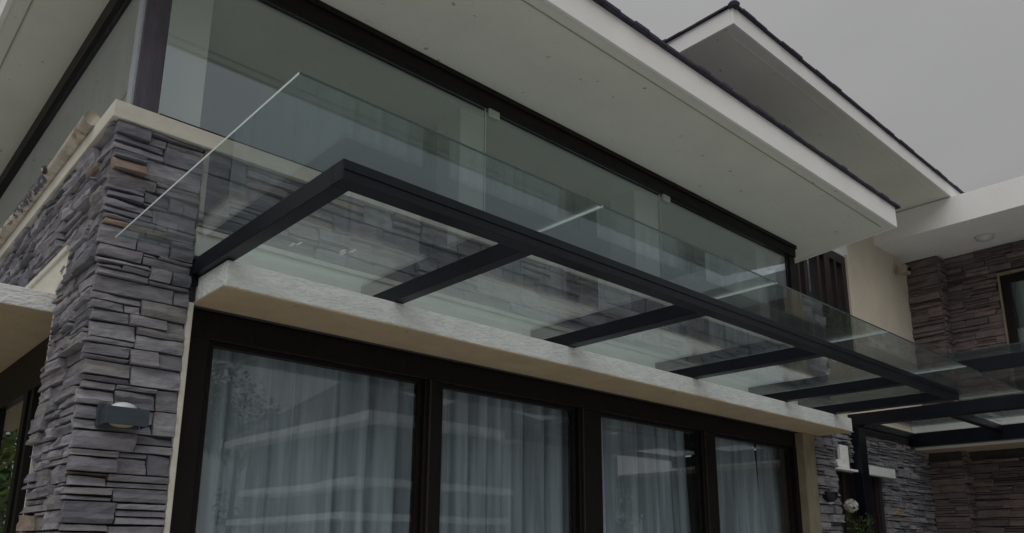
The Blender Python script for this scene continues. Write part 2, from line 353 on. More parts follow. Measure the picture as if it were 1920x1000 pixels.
def clad(parent, org, U, Wd, W, H, seed, m_one, m_join, holes=(), limit=300, ch=(.10, .17), cl=(.16, .48), cell=.06, rough=1.0, near=None, joinif=None, ext0=None):
    """stones over a panel from org along U (unit) and +Z, facing Wd. nearest stones become parts, the rest one joined part"""
    rng = R.Random(seed) if hasattr(R, 'Random') else random.Random(seed)
    U = Vector(U); Wd = Vector(Wd); Zv = Vector((0, 0, 1)); org = Vector(org)
    items = []
    for k, (u, v, l, h, d) in enumerate(layout(W, H, rng, ch, cl)):
        c = org+U*(u+l/2)+Zv*(v+h/2)
        segs = [(u, l)]
        for a0, a1, b0, b1 in holes:
            if b0 < v+h/2 < b1:
                ns = []
                for (su, sl_) in segs:
                    if su+sl_ <= a0 or su >= a1: ns.append((su, sl_)); continue
                    if a0-su > .04: ns.append((su, a0-su))
                    if su+sl_-a1 > .04: ns.append((a1, su+sl_-a1))
                segs = ns
        if holes and segs != [(u, l)]:
            for su, sl_ in segs:
                cc_ = org+U*(su+sl_/2)+Zv*(v+h/2)
                items.append(((cc_-cam.location).length, su+.0035, v+.0035, sl_-.007, h-.007, d))
            continue
        if ext0 and u == 0:                                  # quoin: reaches round the corner
            e = ext0*rng.uniform(.5, 1.1); u -= e; l += e; d = max(d, .03)
        g = .0035
        items.append(((c-cam.location).length, u+g, v+g, l-2*g, h-2*g, d))
    items.sort(key=lambda t: t[0])
    J = MB(); n = 0; flip = U.cross(Zv).dot(Wd) < 0
    po = ORG[parent.name]
    for dist, u, v, l, h, d in items:
        V, Fc = stone_faces(l, h, d, rng, cell, rough)
        if flip: Fc = [tuple(reversed(f)) for f in Fc]
        single = n < limit and not (joinif and joinif(org+U*(u+l/2)+Zv*v))
        if single:
            c = org+U*u+Zv*v
            me = bpy.data.meshes.new('stone'); me.from_pydata([tuple(U*p[0]+Zv*p[1]+Wd*p[2]) for p in V], [], Fc); me.materials.append(m_one)
            o = bpy.data.objects.new('stone', me); COL.objects.link(o); o.parent = parent; o.location = c-po; n += 1
        else:
            J.add([org+U*(u+p[0])+Zv*(v+p[1])+Wd*p[2] for p in V], Fc)
    if J.v: tag(J.build('stone_rows', m_join, parent), kind='stuff')
    return n

# ================================================================== SETTING
tag(MB().add([(-400, -400, 0), (400, -400, 0), (400, 400, 0), (-400, 400, 0)], [(0, 1, 2, 3)]).build('ground', m_grassg), kind='structure', label='green lawn ground spreading out around the houses')
pv = MB().box((-16, -24, .004), (30, 16, .05)).build('pavement', m_pave); tag(pv, kind='structure', label='unseen pale paving around the house, made wide to bounce light upwards')  # out of view, made pale and wide to bounce light under the soffits

# ================================================================== CORNER PILLAR (stone clad)
PW = .478
pil = thing('stone_pillar', 'tall corner pillar clad in dark grey split stone, left of the curtained glass doors', 'pillar', (.24, .38, .05))
pcore = MB().box((.0, .0, .05), (PW-.03, .78, 3.83)).build('masonry_shaft', m_mortar, pil)
clad(pcore, (0, 0, 1.30), (1, 0, 0), (0, -1, 0), PW-.03, 2.53, 17, m_stone, m_stone_s, limit=150, ext0=.035, cell=.045, rough=1.0, cl=(.13, .38), ch=(.062, .125))
clad(pcore, (0, .0, 1.30), (0, 1, 0), (-1, 0, 0), .78, 2.0, 12, m_stone, m_stone_s, limit=150, cell=.05, rough=.8, cl=(.16, .40), ch=(.055, .105))
clad(pcore, (0, .0, .05), (1, 0, 0), (0, -1, 0), PW-.03, 1.25, 13, m_stone, m_stone_s, limit=0, ext0=.035)
clad(pcore, (0, .0, .05), (0, 1, 0), (-1, 0, 0), .78, 1.25, 14, m_stone, m_stone_s, limit=0)
box('jamb_strip', (PW-.030, -.035, .05), (PW, .10, 2.90), m_trim, pil, .004)
box('edge_strip', (-.02, .782, .05), (.06, .80, 2.92), m_trim, pil)

# ================================================================== FRONT HOUSE
house = thing('house', 'near house with cream roof overhang, glazed upper corner room and curtained glass doors', 'house', (3.8, 3, .05))
# --- front stone band, above the door slab
fw = box('front_wall', (PW-.025, .0, 2.905), (7.9, .18, 3.83), m_mortar, house)
clad(fw, (PW-.03, 0, 3.335), (1, 0, 0), (0, -1, 0), 7.9-PW+.03, .495, 21, m_stone, m_stone_s, limit=205, cl=(.16, .50), ch=(.075, .14))
MB().box((.452, -.030, 3.051), (7.9, -.001, 3.302)).build('front_upstand', m_stucco_p, house)
MB().box((.450, -.046, 3.303), (7.9, -.001, 3.335)).build('front_upstand_edge', m_trim, house, .004)
# --- side stone band
sw = box('side_wall', (.0, .785, 3.05), (.16, 9.0, 3.83), m_mortar, house)
clad(sw, (0, .0, 3.30), (0, 1, 0), (-1, 0, 0), 9.0, .53, 22, m_stone, m_stone_s, limit=92, cl=(.16, .42), ch=(.07, .14))
MB().box((-.018, .655, 3.052), (-.001, 6, 3.262)).build('cream_upstand', m_trim, house)
MB().box((-.034, .655, 3.262), (-.001, 6, 3.298)).build('cream_upstand_edge', m_trim, house, .003)
# --- string course with a mitred corner
MB().prism([(-.05, -.05), (7.62, -.05), (7.62, .20), (.20, .20), (.20, 9), (-.05, 9)], 3.815, 3.912).build('string_course', m_trim, house, .004)
# --- right strip wall
rw = box('right_wall', (7.36, .0, .05), (7.9, .48, 2.90), m_mortar, house)
clad(rw, (7.40, 0, 1.5), (1, 0, 0), (0, -1, 0), .5, 1.4, 23, m_stone, m_stone_s, limit=0, cl=(.14, .34), ch=(.07, .13), rough=1.2)
clad(rw, (7.40, 0, .05), (1, 0, 0), (0, -1, 0), .5, 1.45, 24, m_stone, m_stone_s, limit=0)
MB().box((7.14, -.03, .05), (7.395, .10, 2.90)).build('raw_jamb', m_jamb, house, .006)
# --- slab over the doors
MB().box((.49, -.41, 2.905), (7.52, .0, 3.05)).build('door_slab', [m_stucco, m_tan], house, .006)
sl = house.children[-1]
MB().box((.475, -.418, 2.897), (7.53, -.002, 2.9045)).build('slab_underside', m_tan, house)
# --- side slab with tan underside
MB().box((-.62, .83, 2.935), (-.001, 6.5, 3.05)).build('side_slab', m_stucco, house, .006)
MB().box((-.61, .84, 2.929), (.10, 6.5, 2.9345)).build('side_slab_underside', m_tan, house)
# --- inner shell
box('upper_floor', (.2, .2, 3.30), (7.3, 6, 3.50), m_floor, house)
box('upper_ceiling', (.10, .12, 5.03), (7.3, 6, 5.10), m_inner, house)
for x0, x1 in ((.1, .5), (3.4, 3.9), (6.9, 7.3)): box('upper_back_wall', (x0, 3.5, 3.5), (x1, 3.6, 4.97), m_inner, house)  # unseen wall, set close and left open to brighten the upper room
box('upper_back_wall', (.1, 3.5, 4.971), (7.3, 3.6, 5.03), m_inner, house)
for x0, x1 in ((.5, 3.4), (3.9, 6.9)): box('added_back_pane', (x0, 3.54, 3.5), (x1, 3.55, 4.97), m_clear_pane, house)  # unseen back glazing, added to let more light into the upper room
box('upper_end_wall', (7.20, .45, 3.5), (7.31, 5.9, 5.03), m_inner, house)
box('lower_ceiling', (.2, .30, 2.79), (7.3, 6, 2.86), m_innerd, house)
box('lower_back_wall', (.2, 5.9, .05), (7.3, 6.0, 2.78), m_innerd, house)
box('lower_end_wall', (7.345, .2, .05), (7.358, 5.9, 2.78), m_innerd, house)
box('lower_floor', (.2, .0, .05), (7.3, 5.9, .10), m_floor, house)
for x0, x1 in ((.25, .49), (2.49, 2.76), (4.66, 5.03), (6.88, 7.10)):
    box('column', (x0, .22, 3.5), (x1, .52, 5.03), m_column, house)
# --- main roof: soffit, fascias, shingles
SO = [(-.45, -1.065), (7.62, -1.075), (7.84, .3), (7.84, 9), (-.45, 9)]
MB().prism([(-.43, -1.04), (7.60, -1.05), (7.82, .3), (7.82, 9), (-.43, 9)], 5.12, 5.16).build('soffit', m_soffit, house)
MB().box((-.33, -.955, 5.114), (7.50, -.945, 5.120)).build('soffit_groove', m_groove, house)  # no recess cut: darker strip colour stands in for the groove's shade
MB().box((-.33, -.945, 5.114), (-.32, 9, 5.1195)).build('soffit_groove', m_groove, house)
MB().prism([(-.45, -1.065), (7.62, -1.075), (7.62, -1.045), (-.42, -1.045)], 5.108, 5.345).build('fascia', m_white, house, .003)
MB().prism([(7.62, -1.0755), (7.86, .3), (7.86, 9), (7.825, 9), (7.825, .3), (7.59, -1.04)], 5.109, 5.345).build('fascia', m_white, house)
MB().box((-.45, -1.04, 5.1085), (-.42, 9, 5.345)).build('fascia', m_white, house)
MB().add([(-.47, -1.10, 5.35), (7.68, -1.10, 5.35), (7.9, 9, 5.35), (-.47, 9, 5.35), (-.47, -1.10, 5.362), (7.68, -1.10, 5.362), (7.2, 4, 6.0), (.4, 4, 6.0), (7.9, 9, 5.362), (-.47, 9, 5.362)],
         [(0, 3, 2, 1), (0, 1, 5, 4), (4, 5, 6, 7), (5, 8, 6), (9, 4, 7), (8, 9, 7, 6), (1, 2, 8, 5), (3, 0, 4, 9), (2, 3, 9, 8)]).build('roof', m_tile, house)
J = MB(); x = -.47
while x < 7.66:
    wv = R.uniform(.10, .20); d = R.uniform(0, .012); h = R.uniform(.002, .012)
    J.box((x, -1.104-d, 5.348), (x+wv-.004, -.9, 5.362+h)); x += wv
tag(J.build('shingle_edge', m_tile, house), kind='stuff')
# --- upper corner glazing
uw = MB().box((.19, -.005, 3.915), (7.20, .05, 3.945)); uw.build('bottom_track', m_dkwood, house, .002)
MB().box((.05, -.03, 4.975), (7.335, .06, 5.118)).build('head_frame', m_dkwood, house, .003)
MB().box((.05, -.045, 5.075), (7.345, -.03, 5.117)).build('head_moulding', m_dkwood, house)
box('corner_post', (.05, -.012, 3.914), (.182, .10, 4.974), m_post, house, .004)
box('end_post', (7.205, -.012, 3.914), (7.335, .10, 4.974), m_dkwood, house, .004)
box('corner_post_trim', (.036, .0, 3.914), (.049, .09, 4.974), m_edge_g, house)
for k, (x0, x1) in enumerate(((.183, 2.577), (2.583, 4.797), (4.803, 7.204))):
    p = MB().box((x0, .018, 3.946), (x1, .028, 4.974)).build('window_pane', m_glass, house)
for x0 in (2.577, 4.797): box('pane_joint', (x0, .017, 3.946), (x0+.006, .029, 4.974), m_edge, house)
for x0 in (2.60, 4.83): box('glass_clip', (x0, -.004, 4.915), (x0+.11, .017, 4.99), m_clear, house, .002)
# side window
MB().box((.052, .10, 4.985), (.13, 8.9, 5.118)).build('side_head_frame', m_dkwood, house, .003)
MB().box((.05, .10, 3.914), (.12, 8.9, 3.94)).build('side_bottom_track', m_dkwood, house)
for y0, y1 in ((.102, 2.9), (2.906, 5.8), (5.806, 8.9)):
    MB().box((.086, y0, 3.941), (.096, y1, 4.984)).build('side_window_pane', m_glass_door, house)
MB().box((.20, .42, 3.93), (.215, 8.9, 5.02)).build('side_blind', m_blind, house)
# --- lower side window (left)
lw = MB()
box('side_door_head', (.10, .80, 2.62), (.16, 6, 2.928), m_dkwood, house)
for y in (.80, 1.62, 1.80, 2.75, 3.7, 4.8):
    box('side_door_stile', (.10, y, .05), (.16, y+(.10 if y != 1.62 else .07), 2.62), m_dkwood, house, .003)
for y0, y1 in ((.90, 1.62), (1.90, 2.75), (2.85, 3.7), (3.8, 4.8)):
    box('side_door_pane', (.128, y0, .1), (.136, y1, 2.62), m_glass_door, house)

# ================================================================== SLIDING DOORS
dr = thing('sliding_doors', 'row of four dark framed sliding glass doors under the long slab', 'door', (3.8, .12, .05))
MB().box((.482, .06, 2.741), (7.14, .24, 2.895)).build('head', m_dkwood, dr, .004)
MB().box((.482, .055, .05), (.615, .24, 2.740)).build('frame_jamb', m_dkwood, dr, .004)
MB().box((7.085, .055, .05), (7.139, .24, 2.740)).build('frame_jamb', m_dkwood, dr, .004)
panes = ((.625, 2.12), (2.262, 3.65), (3.93, 5.36), (5.60, 7.075))
for x0, x1 in ((2.12, 2.262), (3.66, 3.92), (5.37, 5.60)):
    MB().box((x0, .07, .10), (x1, .20, 2.740)).build('mullion', m_dkwood, dr, .006)
    MB().box((x0+.03, .055, .10), (x0+.045, .07, 2.740)).build('mullion_bead', m_brwood, dr)
for x0, x1 in panes:
    lf = MB().box((x0, .10, 2.715), (x1, .15, 2.740)).box((x0, .10, .10), (x1, .15, .20)).box((x0, .10, .20), (x0+.035, .15, 2.715)).box((x1-.035, .10, .20), (x1, .15, 2.715)).build('door_leaf', m_dkwood, dr)
    MB().box((x0+.035, .115, .20), (x1-.035, .123, 2.715)).build('glass_pane', m_glass_door, lf)

def curtain(label, x0, x1, y, z0, z1, seed, top=None, group=None, m=m_curt, amp=.045, lean=0.0, flare=0.0, wl=.14):
    rng = random.Random(seed); xs = []; n = int((x1-x0)/.012); prof = []
    ph = rng.uniform(0, 6); f = 0; ws = []
    t = 0
    # irregular pleats
    pl = []; a = 0
    while a < x1-x0:
        ww = rng.uniform(.6, 1.5)*wl; pl.append((a, ww, rng.uniform(.55, 1.15))); a += ww
    def dep(u, zf):
        for a, ww, am in pl:
            if a <= u < a+ww:
                s = (u-a)/ww
                return amp*am*(math.sin(math.pi*s)**0.62)*(0.8+.2*(1-zf))*2.2-amp
        return -amp
    B = MB(); nz_ = 10
    for j in range(nz_+1):
        zf = j/nz_; z = z0+(z1-z0)*zf
        for i in range(n+1):
            u = (x1-x0)*i/n
            uu = u+.016*math.sin(zf*2.3+u*4+ph)*(1-zf)
            drift = lean*(1-zf)*(u/(x1-x0))+flare*(1-zf)*((u/(x1-x0))**2)
            B.v.append(Vector((x0+u+drift, y-dep(uu, zf)+.012*noise.noise(Vector((u*3, zf*3, ph))), z)))
    for j in range(nz_):
        for i in range(n):
            k = j*(n+1)+i; B.f.append((k, k+1, k+n+2, k+n+1)); B.mi.append(0)
    o = B.build('curtain', m, None, smooth=True)
    return tag(o, label, 'curtain', group)
G = 'pale curtains behind the sliding doors'
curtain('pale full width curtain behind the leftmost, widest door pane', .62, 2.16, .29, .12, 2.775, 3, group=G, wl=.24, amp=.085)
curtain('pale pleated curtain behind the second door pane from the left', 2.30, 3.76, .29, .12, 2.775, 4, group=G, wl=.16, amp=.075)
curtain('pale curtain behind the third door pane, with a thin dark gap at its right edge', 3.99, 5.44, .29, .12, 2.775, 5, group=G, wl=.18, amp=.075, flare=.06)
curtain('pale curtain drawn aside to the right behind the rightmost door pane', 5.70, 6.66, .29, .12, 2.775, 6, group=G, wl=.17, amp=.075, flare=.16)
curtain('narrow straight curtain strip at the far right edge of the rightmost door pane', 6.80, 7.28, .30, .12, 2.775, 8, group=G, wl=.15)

# ================================================================== GLASS CANOPY
can = thing('glass_canopy', 'long black steel and glass canopy over the door slab', 'canopy', (3.8, -.8, 3.05))
T0, T1 = 3.053, 3.145
bm = MB().box((.45, -1.60, T0), (7.20, -1.515, T1)).build('front_beam', m_steel, can, .004)
MB().box((.455, -1.606, T0+.045), (7.19, -1.600, T0+.052)).build('beam_seam', m_steel, can)
for x0, x1 in ((.451, .53), (1.515, 1.59), (3.02, 3.12), (4.56, 4.66), (6.09, 6.17), (7.09, 7.199)):
    MB().box((x0, -1.5145, T0), (x1, -.006 if x0 > .5 else -.03, T1)).build('cross_beam', m_steel, can, .003)
MB().box((.44, -.03, 3.00), (.54, -.02, 3.17)).build('wall_plate', m_steel, can)
js = (.035, 1.575, 3.125, 4.650, 6.20, 7.72)
for k in range(5):
    a, b = js[k]+.004, js[k+1]-.004
    p = MB().box((a, -2.0, 3.147), (b, -.048, 3.157))
    p.mi = [0, 0, 2, 1, 0, 1]
    p.build('glass_pane', [m_canopy, m_edge, m_edge_d], can)
    MB().box((b+.0002, -1.999, 3.146), (b+.0078, -.048, 3.156)).build('silicone_joint', m_edge_g2, can)
for k in range(1, 6):
    for dy in (-1.55,):
        pass
# little white splashes of dried sealant on the first pane
for (sx, sy) in ((.98, -.72), (1.02, -.76), (1.00, -.69), (.74, -.62), (.76, -.66)):
    MB().box((sx, sy, 3.1445), (sx+.012, sy+.05, 3.1468)).build('sealant_smear', m_white, can)

# ================================================================== ENTRANCE CANOPY
ec = thing('entrance_canopy', 'black steel and glass entrance canopy on a square post, at the right', 'canopy', (9.5, -1.2, .05))
MB().box((9.455, .375, .05), (9.665, .497, 3.279)).build('post', m_steel, ec, .004)
MB().box((9.43, .35, .05), (9.69, .505, .07)).build('foot_plate', m_steel, ec)
MB().box((9.455, -4.6, 3.28), (9.62, .505, 3.435)).build('beam', m_steel, ec, .004)
MB().box((11.43, -4.6, 3.175), (11.57, .48, 3.38)).build('beam', m_steel, ec, .004)
MB().box((7.19, -4.6, 3.30), (7.28, -1.40, 3.425)).build('beam', m_steel, ec, .004)
for y in (.40, -.76, -2.3, -3.4, -4.55):
    MB().box((9.621, y, 3.29), (11.429, y+.09, 3.378)).build('cross_beam', m_steel, ec, .003)
for y in (-2.9, -4.55):
    MB().box((7.281, y, 3.30), (9.454, y+.08, 3.424)).build('cross_beam', m_steel, ec, .003)
for x0, x1, y0, y1 in ((6.92, 9.52, -2.88, -1.45), (6.92, 9.52, -4.6, -2.89), (9.53, 11.56, -.72, .47), (9.53, 11.56, -2.88, -.73), (9.53, 11.56, -4.6, -2.89)):
    p = MB().box((x0, y0, 3.437), (x1, y1, 3.447)); p.mi = [0, 0, 2, 1, 0, 2]
    p.build('glass_pane', [m_canopy, m_edge, m_edge_d], ec)

# ================================================================== LINK WALL (recessed, y = .5)
lk = thing('recessed_wall', 'recessed wall between the houses, dark stone below and cream render above', 'wall', (10, .7, .05))
MB().box((7.9, .52, .05), (8.90, .72, 3.30)).add([], []).build('stone_wall', m_mortar, lk)
MB().box((10.35, .52, .05), (12.13, .72, 3.30)).build('stone_wall', m_mortar, lk)
lkc = MB().box((8.90, .52, 2.68), (10.35, .72, 3.30)).build('stone_wall', m_mortar, lk)
clad(lkc, (7.9, .52, 1.45), (1, 0, 0), (0, -1, 0), 4.2, 1.75, 31, m_stone, m_stone_s, limit=290, cl=(.16, .44), ch=(.06, .12), cell=.09, rough=1.1,
     holes=((1.0, 2.45, -1, 1.35), (.93, 1.50, 1.26, 1.60)), joinif=lambda p: p.x < 8.2)
clad(lkc, (7.9, .52, .05), (1, 0, 0), (0, -1, 0), 4.2, 1.4, 32, m_stone, m_stone_s, limit=0, cl=(.2, .44), ch=(.08, .13), cell=.12, holes=((1.0, 2.45, -1, 9),))
MB().box((7.9, .5, 3.30), (12.13, .72, 4.2)).build('render_lower', m_render, lk)
MB().box((9.98, .5, 4.2), (12.13, .72, 6.9)).build('render', m_render, lk)
MB().box((7.4, .5, 5.80), (9.98, .72, 6.9)).build('lintel', m_white, lk)
MB().box((9.86, .47, 4.2), (9.98, .60, 5.83)).build('window_reveal', m_render, lk, .004)
# porch opening: white frame round a little square niche, long sill, brown door
nf = MB()
nf.box((8.83, .48, 2.80), (8.93, .52, 3.00)); nf.box((9.10, .48, 2.80), (9.33, .52, 3.00)); nf.box((8.83, .48, 2.69), (9.33, .52, 2.80))
nf.build('niche_surround', m_stucco, lk, .004)
MB().box((8.86, .42, 2.66), (9.44, .52, 2.689)).box((9.67, .44, 2.66), (10.66, .52, 2.785)).build('lintel_band', m_stucco, lk, .004)
MB().box((8.90, .56, .05), (9.00, .68, 2.66)).box((9.28, .56, .05), (9.36, .68, 2.66)).box((10.25, .56, .05), (10.35, .68, 2.66)).build('door_frame', m_brwood, lk, .004)
MB().box((9.0, .60, .05), (9.28, .66, 2.66)).box((9.36, .60, .05), (10.25, .66, 2.66)).build('door_leaf', m_brwood, lk)
# upper brown window in the recess
uw2 = thing('wooden_window', 'tall brown wooden window with narrow panes in the recess between the houses', 'window', (8.7, .5, 4.2))
MB().box((7.5, .50, 5.66), (9.86, .62, 5.79)).build('head', m_brwood, uw2, .004)
MB().box((7.5, .50, 4.2), (9.86, .62, 4.3)).build('sill', m_brwood, uw2, .004)
for x0, x1 in ((7.5, 7.6), (8.05, 8.14), (8.42, 8.47), (8.60, 8.70), (8.98, 9.06), (9.20, 9.36), (9.50, 9.56), (9.74, 9.86)):
    MB().box((x0, .50, 4.3), (x1, .62, 5.66)).build('stile', m_brwood, uw2, .004)
for x0, x1 in ((7.6, 8.05), (8.14, 8.42), (8.47, 8.60), (8.70, 8.98), (9.06, 9.20), (9.36, 9.50), (9.56, 9.74)):
    MB().box((x0, .56, 4.3), (x1, .568, 5.66)).build('pane', m_glass, uw2)
MB().box((7.5, .70, 4.2), (9.86, .71, 5.8)).build('blind', m_greenc, uw2)

# ================================================================== RIGHT WING
wg = thing('wing_house', 'right wing of the house with brown stone walls and deep white balcony fascia', 'house', (14, -2, .05))
WX = 12.13; WX2 = 12.40
wp = MB().box((WX, .03, .05), (13.2, .74, 6.29)).build('stone_pier', m_mortar, wg)
YS = -6.0
# wall with upper window opening y -.72..-2.6, z 4.3..5.82
for a, b in (((WX2, -.72, 3.30), (13.2, .03, 6.29)), ((WX2, YS, 3.30), (13.2, -2.6, 6.29)), ((WX2, -2.6, 3.30), (13.2, -.72, 3.9)), ((WX2, -2.6, 5.82), (13.2, -.72, 6.29)), ((WX2, YS, .05), (13.2, .03, 3.30))):
    wc = MB().box(a, b).build('stone_wall', m_mortar, wg)
clad(wp, (WX, .5, 3.15), (0, -1, 0), (-1, 0, 0), .47, 3.13, 41, m_stone_b, m_stone_bs, limit=70, cl=(.2, .5), ch=(.07, .13), cell=.09, rough=1.15)
clad(wc, (WX2, .03, 3.15), (0, -1, 0), (-1, 0, 0), 3.4, 3.13, 42, m_stone_b, m_stone_bs, limit=170, cl=(.22, .55), ch=(.07, .13), cell=.09, rough=1.15, holes=((.745, 2.65, .75, 2.70),), joinif=lambda p: p.y < -1.6)
clad(wp, (WX, .5, 1.3), (0, -1, 0), (-1, 0, 0), .47, 1.72, 43, m_stone_b, m_stone_bs, limit=20, cl=(.22, .5), ch=(.08, .14), cell=.12)
clad(wc, (WX2, .03, 1.3), (0, -1, 0), (-1, 0, 0), 3.4, 1.72, 44, m_stone_b, m_stone_bs, limit=40, cl=(.25, .55), ch=(.08, .14), cell=.12, joinif=lambda p: p.y < -1.2)
clad(wp, (WX, .5, .05), (0, -1, 0), (-1, 0, 0), .47, 1.25, 45, m_stone_b, m_stone_bs, limit=0, cl=(.25, .5), cell=.14)
clad(wc, (WX2, .03, .05), (0, -1, 0), (-1, 0, 0), 3.4, 1.25, 46, m_stone_b, m_stone_bs, limit=0, cl=(.25, .5), cell=.14)
# step face of the pier (faces the viewer's side)
clad(wp, (WX, .03, 1.3), (1, 0, 0), (0, -1, 0), .27, 4.98, 47, m_stone_b, m_stone_bs, limit=0, cl=(.14, .27), ch=(.07, .13), cell=.12)
# balcony slab and parapet
MB().box((10.98, YS, 6.29), (13.2, .499, 6.37)).build('balcony_soffit', m_white, wg)
MB().box((10.98, YS, 6.3705), (11.12, .499, 6.705)).build('parapet', m_white, wg, .004)
MB().box((10.965, YS, 6.28), (10.9795, .4985, 6.70)).build('fascia', m_white, wg)
MB().box((11.12, .36, 6.3705), (13.2, .499, 6.705)).build('parapet', m_white, wg)
# porch ceiling
MB().box((11.60, YS, 3.147), (12.34, .49, 3.19)).build('porch_soffit', m_tan, wg)
MB().box((11.58, YS, 3.14), (11.5995, .49, 3.78)).build('porch_fascia', m_white, wg)
MB().box((11.5998, YS, 3.70), (12.1, .49, 3.779)).build('porch_roof', m_white, wg)
# wing upper window
ww = MB()
MB().box((WX2-.06, -2.6, 5.80), (WX2+.02, -.72, 5.84)).box((WX2-.06, -.745, 3.9), (WX2+.02, -.72, 5.80)).build('window_trim', m_jamb, wg, .003)
MB().box((WX2-.01, -.86, 3.9), (WX2+.08, -.746, 5.68)).box((WX2-.01, -2.6, 5.68), (WX2+.08, -.746, 5.799)).box((WX2-.01, -1.72, 3.9), (WX2+.08, -1.62, 5.68)).build('window_frame', m_dkwood, wg, .004)
MB().box((WX2+.02, -1.62, 3.9), (WX2+.028, -.86, 5.68)).box((WX2+.02, -2.6, 3.9), (WX2+.028, -1.72, 5.68)).build('window_pane', m_glass_door, wg)
cw = curtain('pale green curtain in the upper window of the right wing', 0, 1.75, 0, 3.9, 5.7, 19, m=m_greenc, wl=.14)
cw.rotation_euler = (0, 0, -math.pi/2); cw.location = (WX2+.14, -1.72, 3.9)
MB().box((WX2+.25, -2.6, 3.9), (WX2+.26, -.6, 5.8)).build('room_back', m_innerd, wg)

# second roof, higher and behind
r2 = thing('upper_roof', 'higher roof behind with white fascia and grey underside against the sky', 'roof', (9, 2, 6.7))
MB().box((5.245, -.625, 6.715), (14.5, 6, 6.76)).build('soffit', m_soffit, r2)
MB().box((5.22, -.65, 6.712), (14.5, -.62, 6.905)).build('fascia', m_white, r2, .003)
MB().box((5.22, -.6195, 6.712), (5.25, 6, 6.905)).build('fascia', m_white, r2, .003)
MB().box((5.40, -.52, 6.709), (14.5, -.51, 6.715)).build('soffit_groove', m_soffit, r2)
MB().add([(5.2, -.67, 6.907), (14.5, -.67, 6.907), (14.5, 6, 6.907), (5.2, 6, 6.907), (5.2, -.67, 6.918), (14.5, -.67, 6.918), (12.5, 3, 7.5), (7.5, 3, 7.5), (14.5, 6, 6.918), (5.2, 6, 6.918)],
         [(0, 3, 2, 1), (0, 1, 5, 4), (4, 5, 6, 7), (5, 8, 6), (9, 4, 7), (8, 9, 7, 6), (1, 2, 8, 5), (3, 0, 4, 9), (2, 3, 9, 8)]).build('roof_surface', m_tile, r2)
J = MB(); x = 5.20
while x < 14.4:
    wv = R.uniform(.12, .24); J.box((x, -.68-R.uniform(0, .015), 6.906), (x+wv-.004, -.5, 6.918+R.uniform(.003, .014))); x += wv
y = -.6
while y < 5.8:
    wv = R.uniform(.12, .24); J.box((5.19-R.uniform(0, .015), y, 6.906), (5.4, y+wv-.004, 6.918+R.uniform(.003, .012))); y += wv
tag(J.build('shingle_edge', m_tile, r2), kind='stuff')
MB().lathe((5.23, -.66, 6.90), [(0, -.015), (.05, -.01), (.062, .02), (.04, .05), (0, .06)], 10).build('ridge_cap', m_tile, r2)
MB().box((8.9, 2.4, 5.3), (10.9, 5.9, 6.71)).build('upper_storey', m_white, r2)

# ================================================================== LAMPS
lp = thing('wall_lamp', 'dark slate box lamp with white domes on the front of the stone pillar', 'lamp', (.17, -.05, 2.23))
MB().box((.062, -.062, 2.178), (.085, -.035, 2.29)).box((.0852, -.062, 2.18), (.262, -.036, 2.29)).build('back_plate', m_lampbox, lp, .003)
b_ = MB(); b_.box((.072, -.168, 2.182), (.272, -.158, 2.268)); b_.box((.072, -.1575, 2.182), (.080, -.062, 2.268)); b_.box((.264, -.1575, 2.182), (.272, -.062, 2.268))
b_.build('box_shade', m_lampbox, lp, .0025)
def dome(c, r, up, m, parent, nm, sy=1.0):
    pr = [(r*math.cos(a), up*r*.62*math.sin(a)) for a in [i*math.pi/2/7 for i in range(8)]]
    return MB().lathe(c, pr, 22, sy=sy).build(nm, m, parent, smooth=True)
dome((.165, -.110, 2.264), .064, .9, m_opal, lp, 'upper_lens', .85)
dome((.165, -.110, 2.196), .060, -.55, m_amber, lp, 'lower_lens', .85)
MB().box((.081, -.157, 2.200), (.263, -.063, 2.258)).build('lamp_body', m_steel, lp)

lq = thing('wall_lamp', 'dark half round bulkhead lamp on the narrow stone strip right of the doors', 'lamp', (7.60, -.05, 2.22))
pr = [(.105*math.sin(a), -.09*math.cos(a)) for a in [i*math.pi/2/6 for i in range(7)]]
MB().lathe((7.60, -.05, 2.255), [(r_, h_) for r_, h_ in pr]+[(.112, .02), (0, .025)], 20, sy=.8).build('shade', m_steel, lq, smooth=True)
MB().lathe((7.60, -.05, 2.165), [(0, -.02), (.03, -.015), (.045, 0)], 16).build('lens', m_opal, lq, smooth=True)

def ceil_light(label, x, y, z, r, mring):
    t = thing('ceiling_light', label, 'light', (x, y, z), 'round ceiling lights of the right wing')
    MB().lathe((x, y, z), [(r, 0), (r, -.045), (r*.86, -.055), (r*.80, -.045)], 28).build('ring', mring, t, smooth=False)
    MB().lathe((x, y, z-.04), [(r*.80, 0), (r*.72, -.022), (r*.45, -.040), (0, -.046)], 28).build('diffuser', m_opal, t, smooth=True)
ceil_light('round ceiling light under the white balcony of the right wing', 11.80, -.78, 6.289, .125, m_trim)
ceil_light('small bright ceiling light under the porch ceiling at the right edge', 11.90, -1.22, 3.146, .10, m_white)

cc = thing('security_box', 'small beige box fixed high on the cream wall under the balcony', 'security camera', (11.7, .46, 6.0))
MB().box((11.66, .43, 5.98), (11.74, .499, 6.06)).build('bracket', m_beige, cc, .004)
MB().box((11.56, .30, 5.95), (11.78, .43, 6.08)).build('housing', m_beige, cc, .02)
MB().tube((11.67, .30, 6.015), (11.67, .27, 6.01), .035, .03, 12).build('lens', m_steel, cc)

